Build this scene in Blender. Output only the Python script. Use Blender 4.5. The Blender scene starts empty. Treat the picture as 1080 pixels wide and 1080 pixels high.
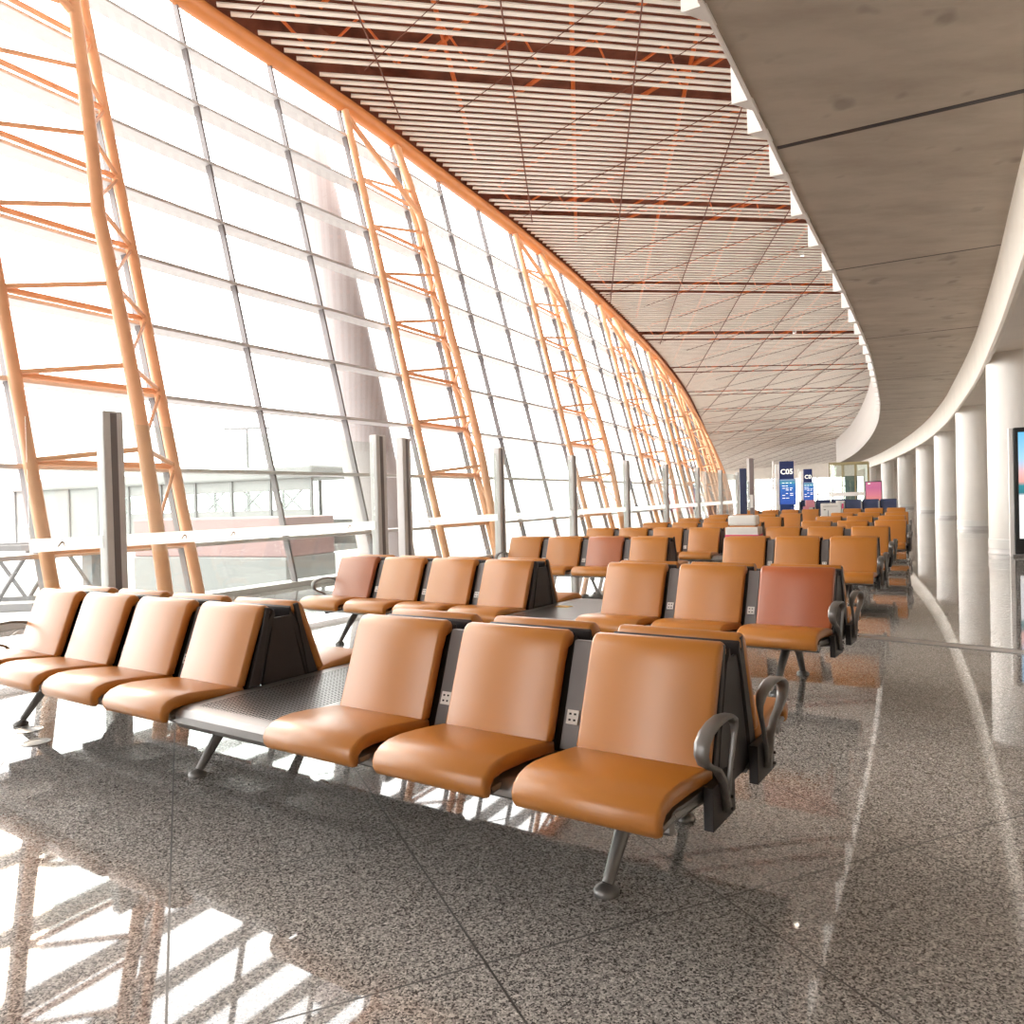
import bpy, bmesh, math, random
from mathutils import Vector, Matrix
random.seed(4)
sc = bpy.context.scene
col = sc.collection
H = 1.345                                   # eye height of the photograph

# ------------------------------------------------------------------ materials
def mat(name, rgb, rough=.5, metal=0., spec=.5, coat=0., emit=None, estr=0.):
    m = bpy.data.materials.new(name); m.use_nodes = True
    b = m.node_tree.nodes['Principled BSDF']
    b.inputs['Base Color'].default_value = (*rgb, 1)
    b.inputs['Roughness'].default_value = rough
    b.inputs['Metallic'].default_value = metal
    b.inputs['Specular IOR Level'].default_value = spec
    b.inputs['Coat Weight'].default_value = coat; b.inputs['Coat Roughness'].default_value = .22
    if emit:
        b.inputs['Emission Color'].default_value = (*emit, 1)
        b.inputs['Emission Strength'].default_value = estr
    return m
def nodes(m):
    nt = m.node_tree
    return nt, nt.nodes, nt.links, nt.nodes['Principled BSDF']
def noisy(name, rgb, rough=.5, metal=0., scale=3., amt=.12, spec=.5, bump=0., bscale=80., coat=0.):
    """a plain colour with a faint irregular tone of its own, and optional grain"""
    m = mat(name, rgb, rough, metal, spec, coat)
    nt, N, L, b = nodes(m)
    tc = N.new('ShaderNodeTexCoord')
    n = N.new('ShaderNodeTexNoise'); n.inputs['Scale'].default_value = scale; n.inputs['Detail'].default_value = 4
    L.new(tc.outputs['Object'], n.inputs['Vector'])
    r = N.new('ShaderNodeValToRGB')
    r.color_ramp.elements[0].position = .3; r.color_ramp.elements[1].position = .7
    r.color_ramp.elements[0].color = (*[c*(1-amt) for c in rgb], 1)
    r.color_ramp.elements[1].color = (*[min(1, c*(1+amt)) for c in rgb], 1)
    L.new(n.outputs['Fac'], r.inputs['Fac']); L.new(r.outputs['Color'], b.inputs['Base Color'])
    if bump:
        n2 = N.new('ShaderNodeTexNoise'); n2.inputs['Scale'].default_value = bscale
        L.new(tc.outputs['Object'], n2.inputs['Vector'])
        bp = N.new('ShaderNodeBump'); bp.inputs['Strength'].default_value = bump; bp.inputs['Distance'].default_value = .002
        L.new(n2.outputs['Fac'], bp.inputs['Height']); L.new(bp.outputs['Normal'], b.inputs['Normal'])
    return m
def glass(name, tint, refl=.9):
    m = bpy.data.materials.new(name); m.use_nodes = True
    nt = m.node_tree; N = nt.nodes; L = nt.links
    N.remove(N['Principled BSDF']); out = N['Material Output']
    t = N.new('ShaderNodeBsdfTransparent'); t.inputs['Color'].default_value = (*tint, 1)
    g = N.new('ShaderNodeBsdfGlossy'); g.inputs['Roughness'].default_value = .02
    g.inputs['Color'].default_value = (refl, refl, refl, 1)
    lw = N.new('ShaderNodeLayerWeight'); lw.inputs['Blend'].default_value = .5      # Schlick reflectance, the same from both sides
    pw = N.new('ShaderNodeMath'); pw.operation = 'POWER'; pw.inputs[1].default_value = 5; L.new(lw.outputs['Facing'], pw.inputs[0])
    f = N.new('ShaderNodeMath'); f.operation = 'MULTIPLY_ADD'; f.inputs[1].default_value = .95; f.inputs[2].default_value = .05; L.new(pw.outputs[0], f.inputs[0])
    mx = N.new('ShaderNodeMixShader')
    L.new(f.outputs[0], mx.inputs['Fac']); L.new(t.outputs[0], mx.inputs[1]); L.new(g.outputs[0], mx.inputs[2])
    L.new(mx.outputs[0], out.inputs['Surface'])
    return m

M = {}
M['tan'] = noisy('tan_leather', (.50, .185, .024), .34, spec=.8, scale=2.2, amt=.05, bump=.06, bscale=260, coat=.15)
M['red'] = noisy('reddish_leather', (.40, .095, .022), .34, spec=.8, scale=2.2, amt=.05, bump=.06, bscale=260, coat=.15)
M['rose'] = noisy('rose_tan_leather', (.43, .135, .050), .34, spec=.8, scale=2.2, amt=.05, bump=.06, bscale=260, coat=.15)
M['steel'] = noisy('brushed_steel', (.34, .33, .325), .36, .8, scale=12, amt=.05)
M['frame'] = noisy('grey_cast_metal', (.23, .225, .22), .38, .6, scale=8, amt=.06)
M['dark'] = noisy('dark_plastic', (.027, .022, .023), .45, scale=6, amt=.1)
M['grey'] = noisy('grey_spacer_plastic', (.15, .14, .138), .42, .2, scale=6, amt=.06)
M['white'] = noisy('white_plastic', (.78, .77, .74), .4, scale=6, amt=.03)
M['black'] = mat('black_hole', (.015, .015, .015), .6)
M['orange'] = noisy('orange_paint', (.78, .40, .21), .42, scale=4, amt=.05)
M['beam'] = noisy('deep_orange_paint', (.60, .21, .055), .45, scale=4, amt=.05)
M['rust'] = noisy('rust_orange_paint', (.85, .20, .04), .5, scale=3, amt=.1)
M['deck'] = noisy('maroon_roof_deck', (.25, .08, .042), .8, scale=2, amt=.35)
M['slat'] = noisy('off_white_slat_paint', (.81, .745, .65), .5, scale=1.5, amt=.05)
M['joint'] = mat('dark_rust_joint', (.16, .05, .025), .7)
M['alu'] = noisy('light_aluminium', (.58, .56, .55), .45, .2, scale=5, amt=.04)
M['mull'] = noisy('dark_grey_mullion', (.17, .15, .15), .5, .2, scale=5, amt=.05)
M['column'] = noisy('white_column_paint', (.80, .765, .72), .35, scale=1.2, amt=.03)
M['cream'] = noisy('cream_plaster', (.78, .71, .62), .5, scale=1.5, amt=.04)
M['parapet'] = noisy('white_panel', (.86, .83, .80), .5, scale=1.5, amt=.03)
M['wallr'] = noisy('beige_wall_paint', (.62, .55, .48), .6, scale=1.0, amt=.05)
M['navy'] = noisy('navy_fabric', (.022, .035, .10), .5, scale=5, amt=.1)
M['navypanel'] = mat('navy_panel', (.018, .055, .24), .35)
M['pink'] = mat('pink_print', (.80, .10, .24), .45)
M['palepink'] = mat('pale_pink_print', (.86, .36, .44), .45)
M['yellow'] = mat('yellow_label', (.85, .50, .02), .5)
M['glass'] = glass('curtain_wall_glass', (.95, .955, .95))
M['pglass'] = glass('partition_glass', (.93, .96, .945))
def film():
    m = bpy.data.materials.new('frosted_film'); m.use_nodes = True
    nt = m.node_tree; N = nt.nodes; L = nt.links; N.remove(N['Principled BSDF'])
    t = N.new('ShaderNodeBsdfTransparent'); d = N.new('ShaderNodeBsdfTranslucent'); d.inputs[0].default_value = (.9,.9,.89,1)
    mx = N.new('ShaderNodeMixShader'); mx.inputs[0].default_value = .5
    L.new(t.outputs[0], mx.inputs[1]); L.new(d.outputs[0], mx.inputs[2]); L.new(mx.outputs[0], N['Material Output'].inputs['Surface'])
    return m
M['band'] = film()
M['emblem'] = mat('brown_film_print', (.22, .11, .07), .5)
M['strip'] = noisy('floor_joint_steel', (.50, .47, .44), .35, .7, scale=9, amt=.05)
M['tarmac'] = noisy('pale_apron_concrete', (.42, .41, .40), .8, scale=.2, amt=.08)
M['bridge'] = noisy('pale_grey_cladding', (.21, .21, .205), .6, scale=.6, amt=.05)
M['bridged'] = noisy('grey_cladding_seam', (.15, .15, .15), .6, scale=.6, amt=.05)
M['redbox'] = noisy('flare_washed_red_panel', (.27, .175, .17), .6, scale=.6, amt=.08)  # red with the pale veil of lens flare mixed into its colour
M['outcol'] = noisy('glare_washed_red_column', (.33, .29, .285), .6, scale=.6, amt=.05)  # red column, its wash of glare put into the base colour
M['gold'] = noisy('gold_anodised_frame', (.36, .30, .15), .45, .3, scale=4, amt=.05)

# polished granite floor: crystals of grey, black, white and warm beige
def granite():
    m = mat('polished_speckled_granite', (.3, .28, .26), .07, spec=.95)
    nt, N, L, b = nodes(m)
    tc = N.new('ShaderNodeTexCoord')
    v = N.new('ShaderNodeTexVoronoi'); v.inputs['Scale'].default_value = 190
    L.new(tc.outputs['Object'], v.inputs['Vector'])
    sep = N.new('ShaderNodeSeparateColor'); L.new(v.outputs['Color'], sep.inputs['Color'])
    r = N.new('ShaderNodeValToRGB'); e = r.color_ramp.elements
    r.color_ramp.interpolation = 'CONSTANT'
    e[0].position = 0; e[0].color = (.095, .090, .088, 1)
    e[1].position = .22; e[1].color = (.26, .25, .24, 1)
    for p, c in ((.45, (.39, .372, .355, 1)), (.66, (.52, .50, .47, 1)), (.88, (.66, .64, .61, 1))):
        x = e.new(p); x.color = c
    L.new(sep.outputs[0], r.inputs['Fac'])
    # broad cloudiness of the stone
    n = N.new('ShaderNodeTexNoise'); n.inputs['Scale'].default_value = 55; n.inputs['Detail'].default_value = 3
    L.new(tc.outputs['Object'], n.inputs['Vector'])
    mr = N.new('ShaderNodeMapRange'); mr.inputs[1].default_value = .3; mr.inputs[2].default_value = .7
    mr.inputs[3].default_value = .72; mr.inputs[4].default_value = 1.22
    L.new(n.outputs['Fac'], mr.inputs[0])
    mul = N.new('ShaderNodeMix'); mul.data_type = 'RGBA'; mul.blend_type = 'MULTIPLY'; mul.inputs[0].default_value = 1
    L.new(r.outputs['Color'], mul.inputs[6]); L.new(mr.outputs[0], mul.inputs[7])
    # slab joints
    mp = N.new('ShaderNodeMapping'); mp.inputs['Rotation'].default_value = (0, 0, -.402)
    L.new(tc.outputs['Object'], mp.inputs['Vector'])
    sx = N.new('ShaderNodeSeparateXYZ'); L.new(mp.outputs[0], sx.inputs[0])
    def seam(out, pitch, off):
        a = N.new('ShaderNodeMath'); a.operation = 'ADD'; a.inputs[1].default_value = -off + pitch*.5 + pitch*400
        L.new(out, a.inputs[0])
        d = N.new('ShaderNodeMath'); d.operation = 'MODULO'; d.inputs[1].default_value = pitch; L.new(a.outputs[0], d.inputs[0])
        s = N.new('ShaderNodeMath'); s.operation = 'SUBTRACT'; s.inputs[1].default_value = pitch*.5; L.new(d.outputs[0], s.inputs[0])
        ab = N.new('ShaderNodeMath'); ab.operation = 'ABSOLUTE'; L.new(s.outputs[0], ab.inputs[0])
        lt = N.new('ShaderNodeMath'); lt.operation = 'LESS_THAN'; lt.inputs[1].default_value = .0036; L.new(ab.outputs[0], lt.inputs[0])
        return lt.outputs[0]
    A = seam(sx.outputs[0], .855, -.077); B = seam(sx.outputs[1], .93, 2.115)
    mxm = N.new('ShaderNodeMath'); mxm.operation = 'MAXIMUM'; L.new(A, mxm.inputs[0]); L.new(B, mxm.inputs[1])
    fin = N.new('ShaderNodeMix'); fin.data_type = 'RGBA'
    L.new(mxm.outputs[0], fin.inputs[0]); L.new(mul.outputs[2], fin.inputs[6]); fin.inputs[7].default_value = (.035, .032, .03, 1)
    L.new(fin.outputs[2], b.inputs['Base Color'])
    ro = N.new('ShaderNodeMapRange'); ro.inputs[3].default_value = .03; ro.inputs[4].default_value = .5
    L.new(mxm.outputs[0], ro.inputs[0]); L.new(ro.outputs[0], b.inputs['Roughness'])
    return m
M['granite'] = granite()

def concrete():
    m = mat('fair_faced_concrete', (.42, .36, .30), .75, spec=.3)
    nt, N, L, b = nodes(m)
    tc = N.new('ShaderNodeTexCoord')
    n = N.new('ShaderNodeTexNoise'); n.inputs['Scale'].default_value = .9; n.inputs['Detail'].default_value = 6; n.inputs['Roughness'].default_value = .6
    mp = N.new('ShaderNodeMapping'); mp.inputs['Scale'].default_value = (1, 2.6, 1); mp.inputs['Rotation'].default_value = (0, 0, .5)
    L.new(tc.outputs['Object'], mp.inputs[0]); L.new(mp.outputs[0], n.inputs['Vector'])
    r = N.new('ShaderNodeValToRGB'); e = r.color_ramp.elements
    e[0].position = .25; e[0].color = (.35, .295, .24, 1); e[1].position = .62; e[1].color = (.47, .41, .34, 1)
    L.new(n.outputs['Fac'], r.inputs['Fac'])
    n2 = N.new('ShaderNodeTexNoise'); n2.inputs['Scale'].default_value = 2.2; n2.inputs['Detail'].default_value = 2
    L.new(tc.outputs['Object'], n2.inputs['Vector'])
    r2 = N.new('ShaderNodeValToRGB'); e = r2.color_ramp.elements
    e[0].position = .27; e[0].color = (.72, .72, .72, 1); e[1].position = .36; e[1].color = (1, 1, 1, 1)
    L.new(n2.outputs['Fac'], r2.inputs['Fac'])
    mul = N.new('ShaderNodeMix'); mul.data_type = 'RGBA'; mul.blend_type = 'MULTIPLY'; mul.inputs[0].default_value = 1
    L.new(r.outputs['Color'], mul.inputs[6]); L.new(r2.outputs['Color'], mul.inputs[7])
    L.new(mul.outputs[2], b.inputs['Base Color'])
    return m
M['concrete'] = concrete()

def perforated():
    m = noisy('perforated_steel', (.30, .29, .285), .34, .75, scale=8, amt=.05)
    nt, N, L, b = nodes(m)
    tc = N.new('ShaderNodeTexCoord'); s = N.new('ShaderNodeSeparateXYZ'); L.new(tc.outputs['Object'], s.inputs[0])
    def math_(op, a, bv=None):
        n = N.new('ShaderNodeMath'); n.operation = op
        if hasattr(a, 'links') or not isinstance(a, (int, float)): L.new(a, n.inputs[0])
        else: n.inputs[0].default_value = a
        if bv is not None:
            if isinstance(bv, (int, float)): n.inputs[1].default_value = bv
            else: L.new(bv, n.inputs[1])
        return n.outputs[0]
    def cell(o, p):
        a = math_('ADD', o, 40.0); d = math_('MODULO', a, p); c = math_('SUBTRACT', d, p/2); return math_('ABSOLUTE', c)
    cx = cell(s.outputs[0], .022); cy = cell(s.outputs[1], .022)
    hole = math_('MULTIPLY', math_('LESS_THAN', cx, .0055), math_('LESS_THAN', cy, .0085))
    ax = math_('ABSOLUTE', math_('ADD', s.outputs[0], 2.05)); ay = math_('ABSOLUTE', s.outputs[1])
    inside = math_('MULTIPLY', math_('LESS_THAN', ax, .27), math_('LESS_THAN', ay, .56))
    hole = math_('MULTIPLY', hole, inside)
    mx = N.new('ShaderNodeMix'); mx.data_type = 'RGBA'; old = b.inputs['Base Color'].links[0].from_socket
    L.new(hole, mx.inputs[0]); L.new(old, mx.inputs[6]); mx.inputs[7].default_value = (.012, .012, .012, 1); L.new(mx.outputs[2], b.inputs['Base Color'])
    ro = N.new('ShaderNodeMapRange'); ro.inputs[3].default_value = .34; ro.inputs[4].default_value = 1; L.new(hole, ro.inputs[0]); L.new(ro.outputs[0], b.inputs['Roughness'])
    return m
M['perf'] = perforated()

def screen_mat(name, stops, estr, axis=2, lo=0., hi=1.):
    """a lit display: its picture is bands of colour up the panel"""
    m = mat(name, (.02, .02, .02), .2)
    nt, N, L, b = nodes(m)
    tc = N.new('ShaderNodeTexCoord'); s = N.new('ShaderNodeSeparateXYZ'); L.new(tc.outputs['Object'], s.inputs[0])
    mr = N.new('ShaderNodeMapRange'); mr.inputs[1].default_value = lo; mr.inputs[2].default_value = hi
    L.new(s.outputs[axis], mr.inputs[0])
    r = N.new('ShaderNodeValToRGB'); e = r.color_ramp.elements
    e[0].position = stops[0][0]; e[0].color = (*stops[0][1], 1)
    e[1].position = stops[-1][0]; e[1].color = (*stops[-1][1], 1)
    for p, c in stops[1:-1]:
        x = e.new(p); x.color = (*c, 1)
    L.new(mr.outputs[0], r.inputs[0]); L.new(r.outputs[0], b.inputs['Emission Color'])
    b.inputs['Emission Strength'].default_value = estr
    return m

# ------------------------------------------------------------------ mesh helpers
class MB:
    def __init__(s): s.v = []; s.f = []; s.mi = []; s.cur = 0
    def add(s, vs, fs):
        o = len(s.v); s.v += [tuple(v) for v in vs]
        for f in fs: s.f.append([i+o for i in f]); s.mi.append(s.cur)
    def box(s, lo, hi, mtx=None):
        x0, y0, z0 = lo; x1, y1, z1 = hi
        vs = [Vector(p) for p in ((x0,y0,z0),(x1,y0,z0),(x1,y1,z0),(x0,y1,z0),(x0,y0,z1),(x1,y0,z1),(x1,y1,z1),(x0,y1,z1))]
        if mtx: vs = [mtx @ v for v in vs]
        s.add(vs, [(0,3,2,1),(4,5,6,7),(0,1,5,4),(1,2,6,5),(2,3,7,6),(3,0,4,7)])
    def tube(s, pts, r, n=8, caps=True):
        pts = [Vector(p) for p in pts]; k = len(pts)
        rr = r if isinstance(r, (list, tuple)) else [r]*k
        up = None; rings = []
        for i, p in enumerate(pts):
            t = (pts[min(i+1, k-1)] - pts[max(i-1, 0)]).normalized()
            if up is None:
                up = Vector((0,0,1)) if abs(t.z) < .9 else Vector((1,0,0))
            a = t.cross(up).normalized(); up2 = a.cross(t).normalized()
            rings.append([p + rr[i]*(math.cos(2*math.pi*j/n)*a + math.sin(2*math.pi*j/n)*up2) for j in range(n)])
        vs = [v for q in rings for v in q]; fs = []
        for i in range(k-1):
            for j in range(n):
                fs.append((i*n+j, i*n+(j+1) % n, (i+1)*n+(j+1) % n, (i+1)*n+j))
        if caps: fs += [tuple(range(n-1, -1, -1)), tuple((k-1)*n+j for j in range(n))]
        s.add(vs, fs)
    def rings(s, rings, closed=True, caps=True, loop=False):
        n = len(rings[0]); k = len(rings); vs = [v for q in rings for v in q]; fs = []
        for i in range(k if loop else k-1):
            for j in range(n if closed else n-1):
                a = i*n+j; b_ = i*n+(j+1) % n; i2 = (i+1) % k
                fs.append((a, b_, i2*n+(j+1) % n, i2*n+j))
        if caps and closed and not loop: fs += [tuple(range(n-1, -1, -1)), tuple((k-1)*n+j for j in range(n))]
        s.add(vs, fs)
    def lathe(s, prof, c=(0,0,0), n=24):
        rs = []
        for r, z in prof:
            rs.append([Vector((c[0]+r*math.cos(2*math.pi*j/n), c[1]+r*math.sin(2*math.pi*j/n), c[2]+z)) for j in range(n)])
        s.rings(rs)
    def build(s, name, mats, parent=None, smooth=False, bevel=0, angle=40):
        me = bpy.data.meshes.new(name); me.from_pydata(s.v, [], s.f)
        if not isinstance(mats, (list, tuple)): mats = [mats]
        for m in mats: me.materials.append(m)
        if len(mats) > 1: me.polygons.foreach_set('material_index', s.mi)
        bm = bmesh.new(); bm.from_mesh(me); bmesh.ops.recalc_face_normals(bm, faces=bm.faces)
        if smooth:
            for f in bm.faces: f.smooth = True
            lim = math.radians(angle)
            for e in bm.edges:
                if len(e.link_faces) == 2 and e.calc_face_angle(0) > lim: e.smooth = False
        bm.to_mesh(me); bm.free()
        o = bpy.data.objects.new(name, me); col.objects.link(o)
        if parent: o.parent = parent
        if bevel:
            b = o.modifiers.new('bevel', 'BEVEL'); b.width = bevel; b.segments = 2; b.limit_method = 'ANGLE'
        return o
def tag(o, label=None, cat=None, group=None, kind=None):
    if label: o['label'] = label
    if cat: o['category'] = cat; o['kind'] = 'thing'
    if group: o['group'] = group
    if kind: o['kind'] = kind
    return o
def empty(name, loc=(0,0,0), rz=0):
    o = bpy.data.objects.new(name, None); o.empty_display_size = .2
    o.location = loc; o.rotation_euler = (0, 0, rz); col.objects.link(o); return o
KIDS = {}
def copy_tree(o, parent=None):
    c = o.copy(); col.objects.link(c)
    if parent: c.parent = parent
    for ch in list(o.children): copy_tree(ch, c)
    return c

class Path:
    """smooth plan curve (Catmull-Rom through points), by arc length"""
    def __init__(s, pts, sub=24):
        P = [Vector((p[0], p[1])) for p in pts]; P = [2*P[0]-P[1]] + P + [2*P[-1]-P[-2]]
        s.p = []
        for i in range(1, len(P)-2):
            a, b, c, d = P[i-1:i+3]
            t0 = 0; t1 = t0+(b-a).length**.5; t2 = t1+(c-b).length**.5; t3 = t2+(d-c).length**.5
            for k in range(sub):
                t = t1+(t2-t1)*k/sub
                A1 = (t1-t)/(t1-t0)*a+(t-t0)/(t1-t0)*b; A2 = (t2-t)/(t2-t1)*b+(t-t1)/(t2-t1)*c; A3 = (t3-t)/(t3-t2)*c+(t-t2)/(t3-t2)*d
                B1 = (t2-t)/(t2-t0)*A1+(t-t0)/(t2-t0)*A2; B2 = (t3-t)/(t3-t1)*A2+(t-t1)/(t3-t1)*A3
                s.p.append((t2-t)/(t2-t1)*B1+(t-t1)/(t2-t1)*B2)
        s.p.append(P[-2].copy())
        s.l = [0.]
        for a, b in zip(s.p, s.p[1:]): s.l.append(s.l[-1]+(b-a).length)
        s.len = s.l[-1]
    def at(s, d):
        d = max(0, min(s.len, d))
        lo, hi = 0, len(s.l)-1
        while hi-lo > 1:
            m = (lo+hi)//2
            if s.l[m] <= d: lo = m
            else: hi = m
        t = (d-s.l[lo])/(s.l[hi]-s.l[lo])
        p = s.p[lo].lerp(s.p[hi], t)
        a = s.p[max(0, lo-3)]; b = s.p[min(len(s.p)-1, hi+3)]
        tg = (b-a).normalized()
        return p, tg, Vector((-tg.y, tg.x))          # point, heading, left normal
    def near(s, x, y):
        q = Vector((x, y)); i = min(range(len(s.p)), key=lambda k: (s.p[k]-q).length_squared); return s.l[i]

# ------------------------------------------------------------------ the roof surface
Z0 = 11.3
def g(Y):
    if Y < 40: return -.094*Y
    if Y < 90: return -3.76-.094*(Y-40)+.00064*(Y-40)**2
    return -6.86-.030*(Y-90)
def roofz(X, Y): return H+Z0+.051*X+g(Y)

# ------------------------------------------------------------------ floor
mb = MB(); mb.add([(-16,-14,0),(75,-14,0),(75,175,0),(-16,175,0)], [(0,1,2,3)])
# floor outline follows the glass wall on its left
WALLB = Path([(-16.0,-9.3),(-12.2,-2.4),(-7.7,6.0),(-3.42,13.74),(-2.40,15.4),(-1.16,17.5),(.47,20.62),(2.51,24.5),(4.62,28.91),(6.54,33.35),(9.18,39.69),(11.01,44.46),(13.75,52.46),(19.78,72.61),(31.27,113.58),(47,165)])
mb = MB()
L_ = []; R_ = []
for i in range(60):
    d = WALLB.len*i/59; p, t, n = WALLB.at(d); L_.append((p.x+n.x*.3, p.y+n.y*.3, 0))
vs = [(-16.3,-12,0)] + L_ + [(90,168,0),(90,-12,0)]
mb.add(vs, [tuple(range(len(vs)-1,-1,-1))])
# skirt below the floor edge along the glass
o = mb.build('floor', M['granite']); tag(o, kind='structure')
bm = bmesh.new(); bm.from_mesh(o.data); bmesh.ops.triangulate(bm, faces=bm.faces); bm.to_mesh(o.data); bm.free()
# steel expansion joint across the concourse
mb = MB(); a = Vector((-2.0,12.3)); b = Vector((6.2,4.31)); t = (b-a).normalized(); n = Vector((-t.y,t.x))*.085
mb.add([(*(a+n),.003),(*(a-n),.003),(*(b-n),.003),(*(b+n),.003),(*(a+n),-.01),(*(a-n),-.01),(*(b-n),-.01),(*(b+n),-.01)],
       [(0,1,2,3),(0,4,5,1),(1,5,6,2),(2,6,7,3),(3,7,4,0)])
for sgn in (-1, 1):
    c = n*sgn*1.06; w = n*.08
    mb.cur = 1
    mb.add([(*(a+c+w),.006),(*(a+c-w),.006),(*(b+c-w),.006),(*(b+c+w),.006),(*(a+c+w),-.01),(*(a+c-w),-.01),(*(b+c-w),-.01),(*(b+c+w),-.01)],
           [(0,1,2,3),(0,4,5,1),(1,5,6,2),(2,6,7,3),(3,7,4,0)])
o = mb.build('trim_1', [M['strip'], M['frame']]); tag(o, kind='structure')

# ------------------------------------------------------------------ curtain wall (leans outward)
LEAN = .243
def wall_pt(d, z, off=0.):
    p, t, n = WALLB.at(d)
    q = p + n*(LEAN*z+off)
    return Vector((q.x, q.y, z))
def wall_top(d, off=0.):
    z = 10.
    for _ in range(12):
        q = wall_pt(d, z, off); z = roofz(q.x, q.y)-.12
    return z
BAY = 2.09
d_m1 = WALLB.near(-4.0, 12.95)
p_ = min((k*.01 for k in range(int(WALLB.len*100))), key=lambda d: (wall_pt(d,1.34).xy-Vector((-3.69,13.24))).length)
d_b1 = p_-BAY                     # truss 'b' chord position of the nearest lattice in view
win = tag(empty('window_1'), kind='structure')
k0 = -int(d_b1//BAY); k1 = int((WALLB.len-d_b1)//BAY)
bays = [d_b1+BAY*k for k in range(k0, k1+1)]
for i, d in enumerate(bays):
    zt = wall_top(d); p, t, n = WALLB.at(d)
    a = wall_pt(d, -.3, .02); b = wall_pt(d, zt, .02)
    mb = MB(); hw = Vector((t.x,t.y,0))*.02; hd = Vector((n.x,n.y,0))*.06
    mb.add([a-hw-hd,a+hw-hd,a+hw+hd,a-hw+hd,b-hw-hd,b+hw-hd,b+hw+hd,b-hw+hd],[(0,3,2,1),(4,5,6,7),(0,1,5,4),(1,2,6,5),(2,3,7,6),(3,0,4,7)])
    mb.build('mullion', M['mull'], win)
    if i+1 < len(bays):
        d2 = bays[i+1]; mb = MB()
        mb.add([wall_pt(d,0),wall_pt(d2,0),wall_pt(d2,wall_top(d2)),wall_pt(d,zt)],[(0,1,2,3)])
        if wall_pt(d,0).y > 1.5: mb.build('pane', M['glass'], win)
        else: mb.build('light_block_panel', M['wallr'], win)  # unseen opaque bays, added to keep window light off the nearest seats
NT = 9
for k in range(NT):
    z = .82+1.13*k
    rs = []
    for d in bays:
        if z > wall_top(d)-.5: break
        rs.append([wall_pt(d,z-.03,-.06), wall_pt(d,z-.03,.36), wall_pt(d,z+.03,.36), wall_pt(d,z+.03,-.06)])
    if len(rs) > 1:
        mb = MB(); mb.rings(rs); mb.build('transom', M['alu'], win)
mb = MB(); mb.rings([[wall_pt(d,-.3,-.08), wall_pt(d,-.3,.3), wall_pt(d,.08,.3), wall_pt(d,.08,-.08)] for d in bays]); mb.build('sill', M['alu'], win)
# orange head beam below the roof edge
mb = MB(); pts = []
d = 0
while d < WALLB.len:
    pts.append(wall_pt(d, wall_top(d)+.02, -.10)); d += 1.2
mb.tube(pts, .19, 10); mb.build('head_beam', M['beam'], win, smooth=True)

# orange lattice columns standing inside the glass
names = ['first orange lattice column, nearest the camera at the left edge of the glass',
 'second orange lattice column, in the middle of the glass wall, behind the paired partition posts',
 'third orange lattice column along the glass wall',
 'fourth orange lattice column along the glass wall',
 'fifth orange lattice column along the glass wall, where the lattices start to crowd together',
 'sixth orange lattice column from the camera, far along the glass wall',
 'seventh orange lattice column from the camera, far along the glass wall',
 'eighth orange lattice column from the camera, at the far bend of the glass wall',
 'ninth orange lattice column from the camera, at the far bend of the glass wall',
 'farthest orange lattice column still in view at the end of the glass wall']
for k in range(10):
    db = d_b1+4*BAY*k; da = db-BAY; dm = (da+db)/2
    zt = wall_top(db)-.2; zta = wall_top(da)-.2
    base = wall_pt(dm, 0, -.5); root = empty('lattice_column', base)
    tag(root, names[k], 'lattice column', 'orange lattice columns inside the glass')
    inv = Matrix.Translation(-base)
    R = lambda v: inv @ v
    A = lambda z: wall_pt(da, z, -.17); B = lambda z: wall_pt(db, z, -.17)
    def C(z):
        f = min(1., max(0., (zt-z)/zt)); tb = (0,.27,.46,.60,.72,.80,.85,.86,.83,.76,.66)
        i_ = min(9, int(f*10)); bow = tb[i_]+(tb[i_+1]-tb[i_])*(f*10-i_)
        s = .05+.45*min(1., f/.5)**.85
        return wall_pt(db+(da-db)*s, z, -.17-bow)
    def tubeobj(nm, pts, r, par=root, n=10):
        m_ = MB(); m_.tube([R(p) for p in pts], r, n); return m_.build(nm, M['orange'], par, smooth=True)
    tubeobj('chord', [A(0), A(zta)], .085); tubeobj('chord', [B(0), B(zt)], .085)
    tubeobj('chord', [C(zt*i/14) for i in range(15)], .095)
    tubeobj('brace', [A(zta-.1), C(zt-2.0)], .07)
    for j in range(NT):
        z = .82+1.13*j
        if z > zt-.9: break
        tubeobj('strut', [A(z+.07), C(z+.22)], .035, n=8); tubeobj('strut', [B(z+.07), C(z+.22)], .035, n=8)
        tubeobj('strut', [A(z+.05), B(z+.05)], .045, n=8)
        if j % 1 == 0 and z+1.4 < zt-1: tubeobj('diagonal', [C(z+.3), B(z+1.15)], .025, n=6)

# ------------------------------------------------------------------ mezzanine curve
EDGE = Path([(-6.6,-9.0),(-2.4,-1.4),(1.438,5.544),(2.001,6.552),(2.76,7.938),(3.555,9.401),(4.343,10.821),(5.644,13.161),(7.249,16.128),(9.254,19.91),(13.0,27.4),(15.05,31.6),(19.315,40.951),(24.66,53.719),(32.0,72.6),(39.63,94.477)])
SOF = 4.85
def e_pt(d, off, z):
    p, t, n = EDGE.at(d); q = p - n*off; return Vector((q.x, q.y, z))      # off: to the right, under the slab
N_ = 150; ds = [EDGE.len*i/(N_-1) for i in range(N_)]
mez = tag(empty('mezzanine'), kind='structure')
mb = MB(); mb.rings([[e_pt(d,.012,SOF), e_pt(d,2.30,SOF), e_pt(d,2.30,SOF+.3), e_pt(d,.012,SOF+.3)] for d in ds])
o = mb.build('soffit', M['concrete'], mez)
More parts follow.
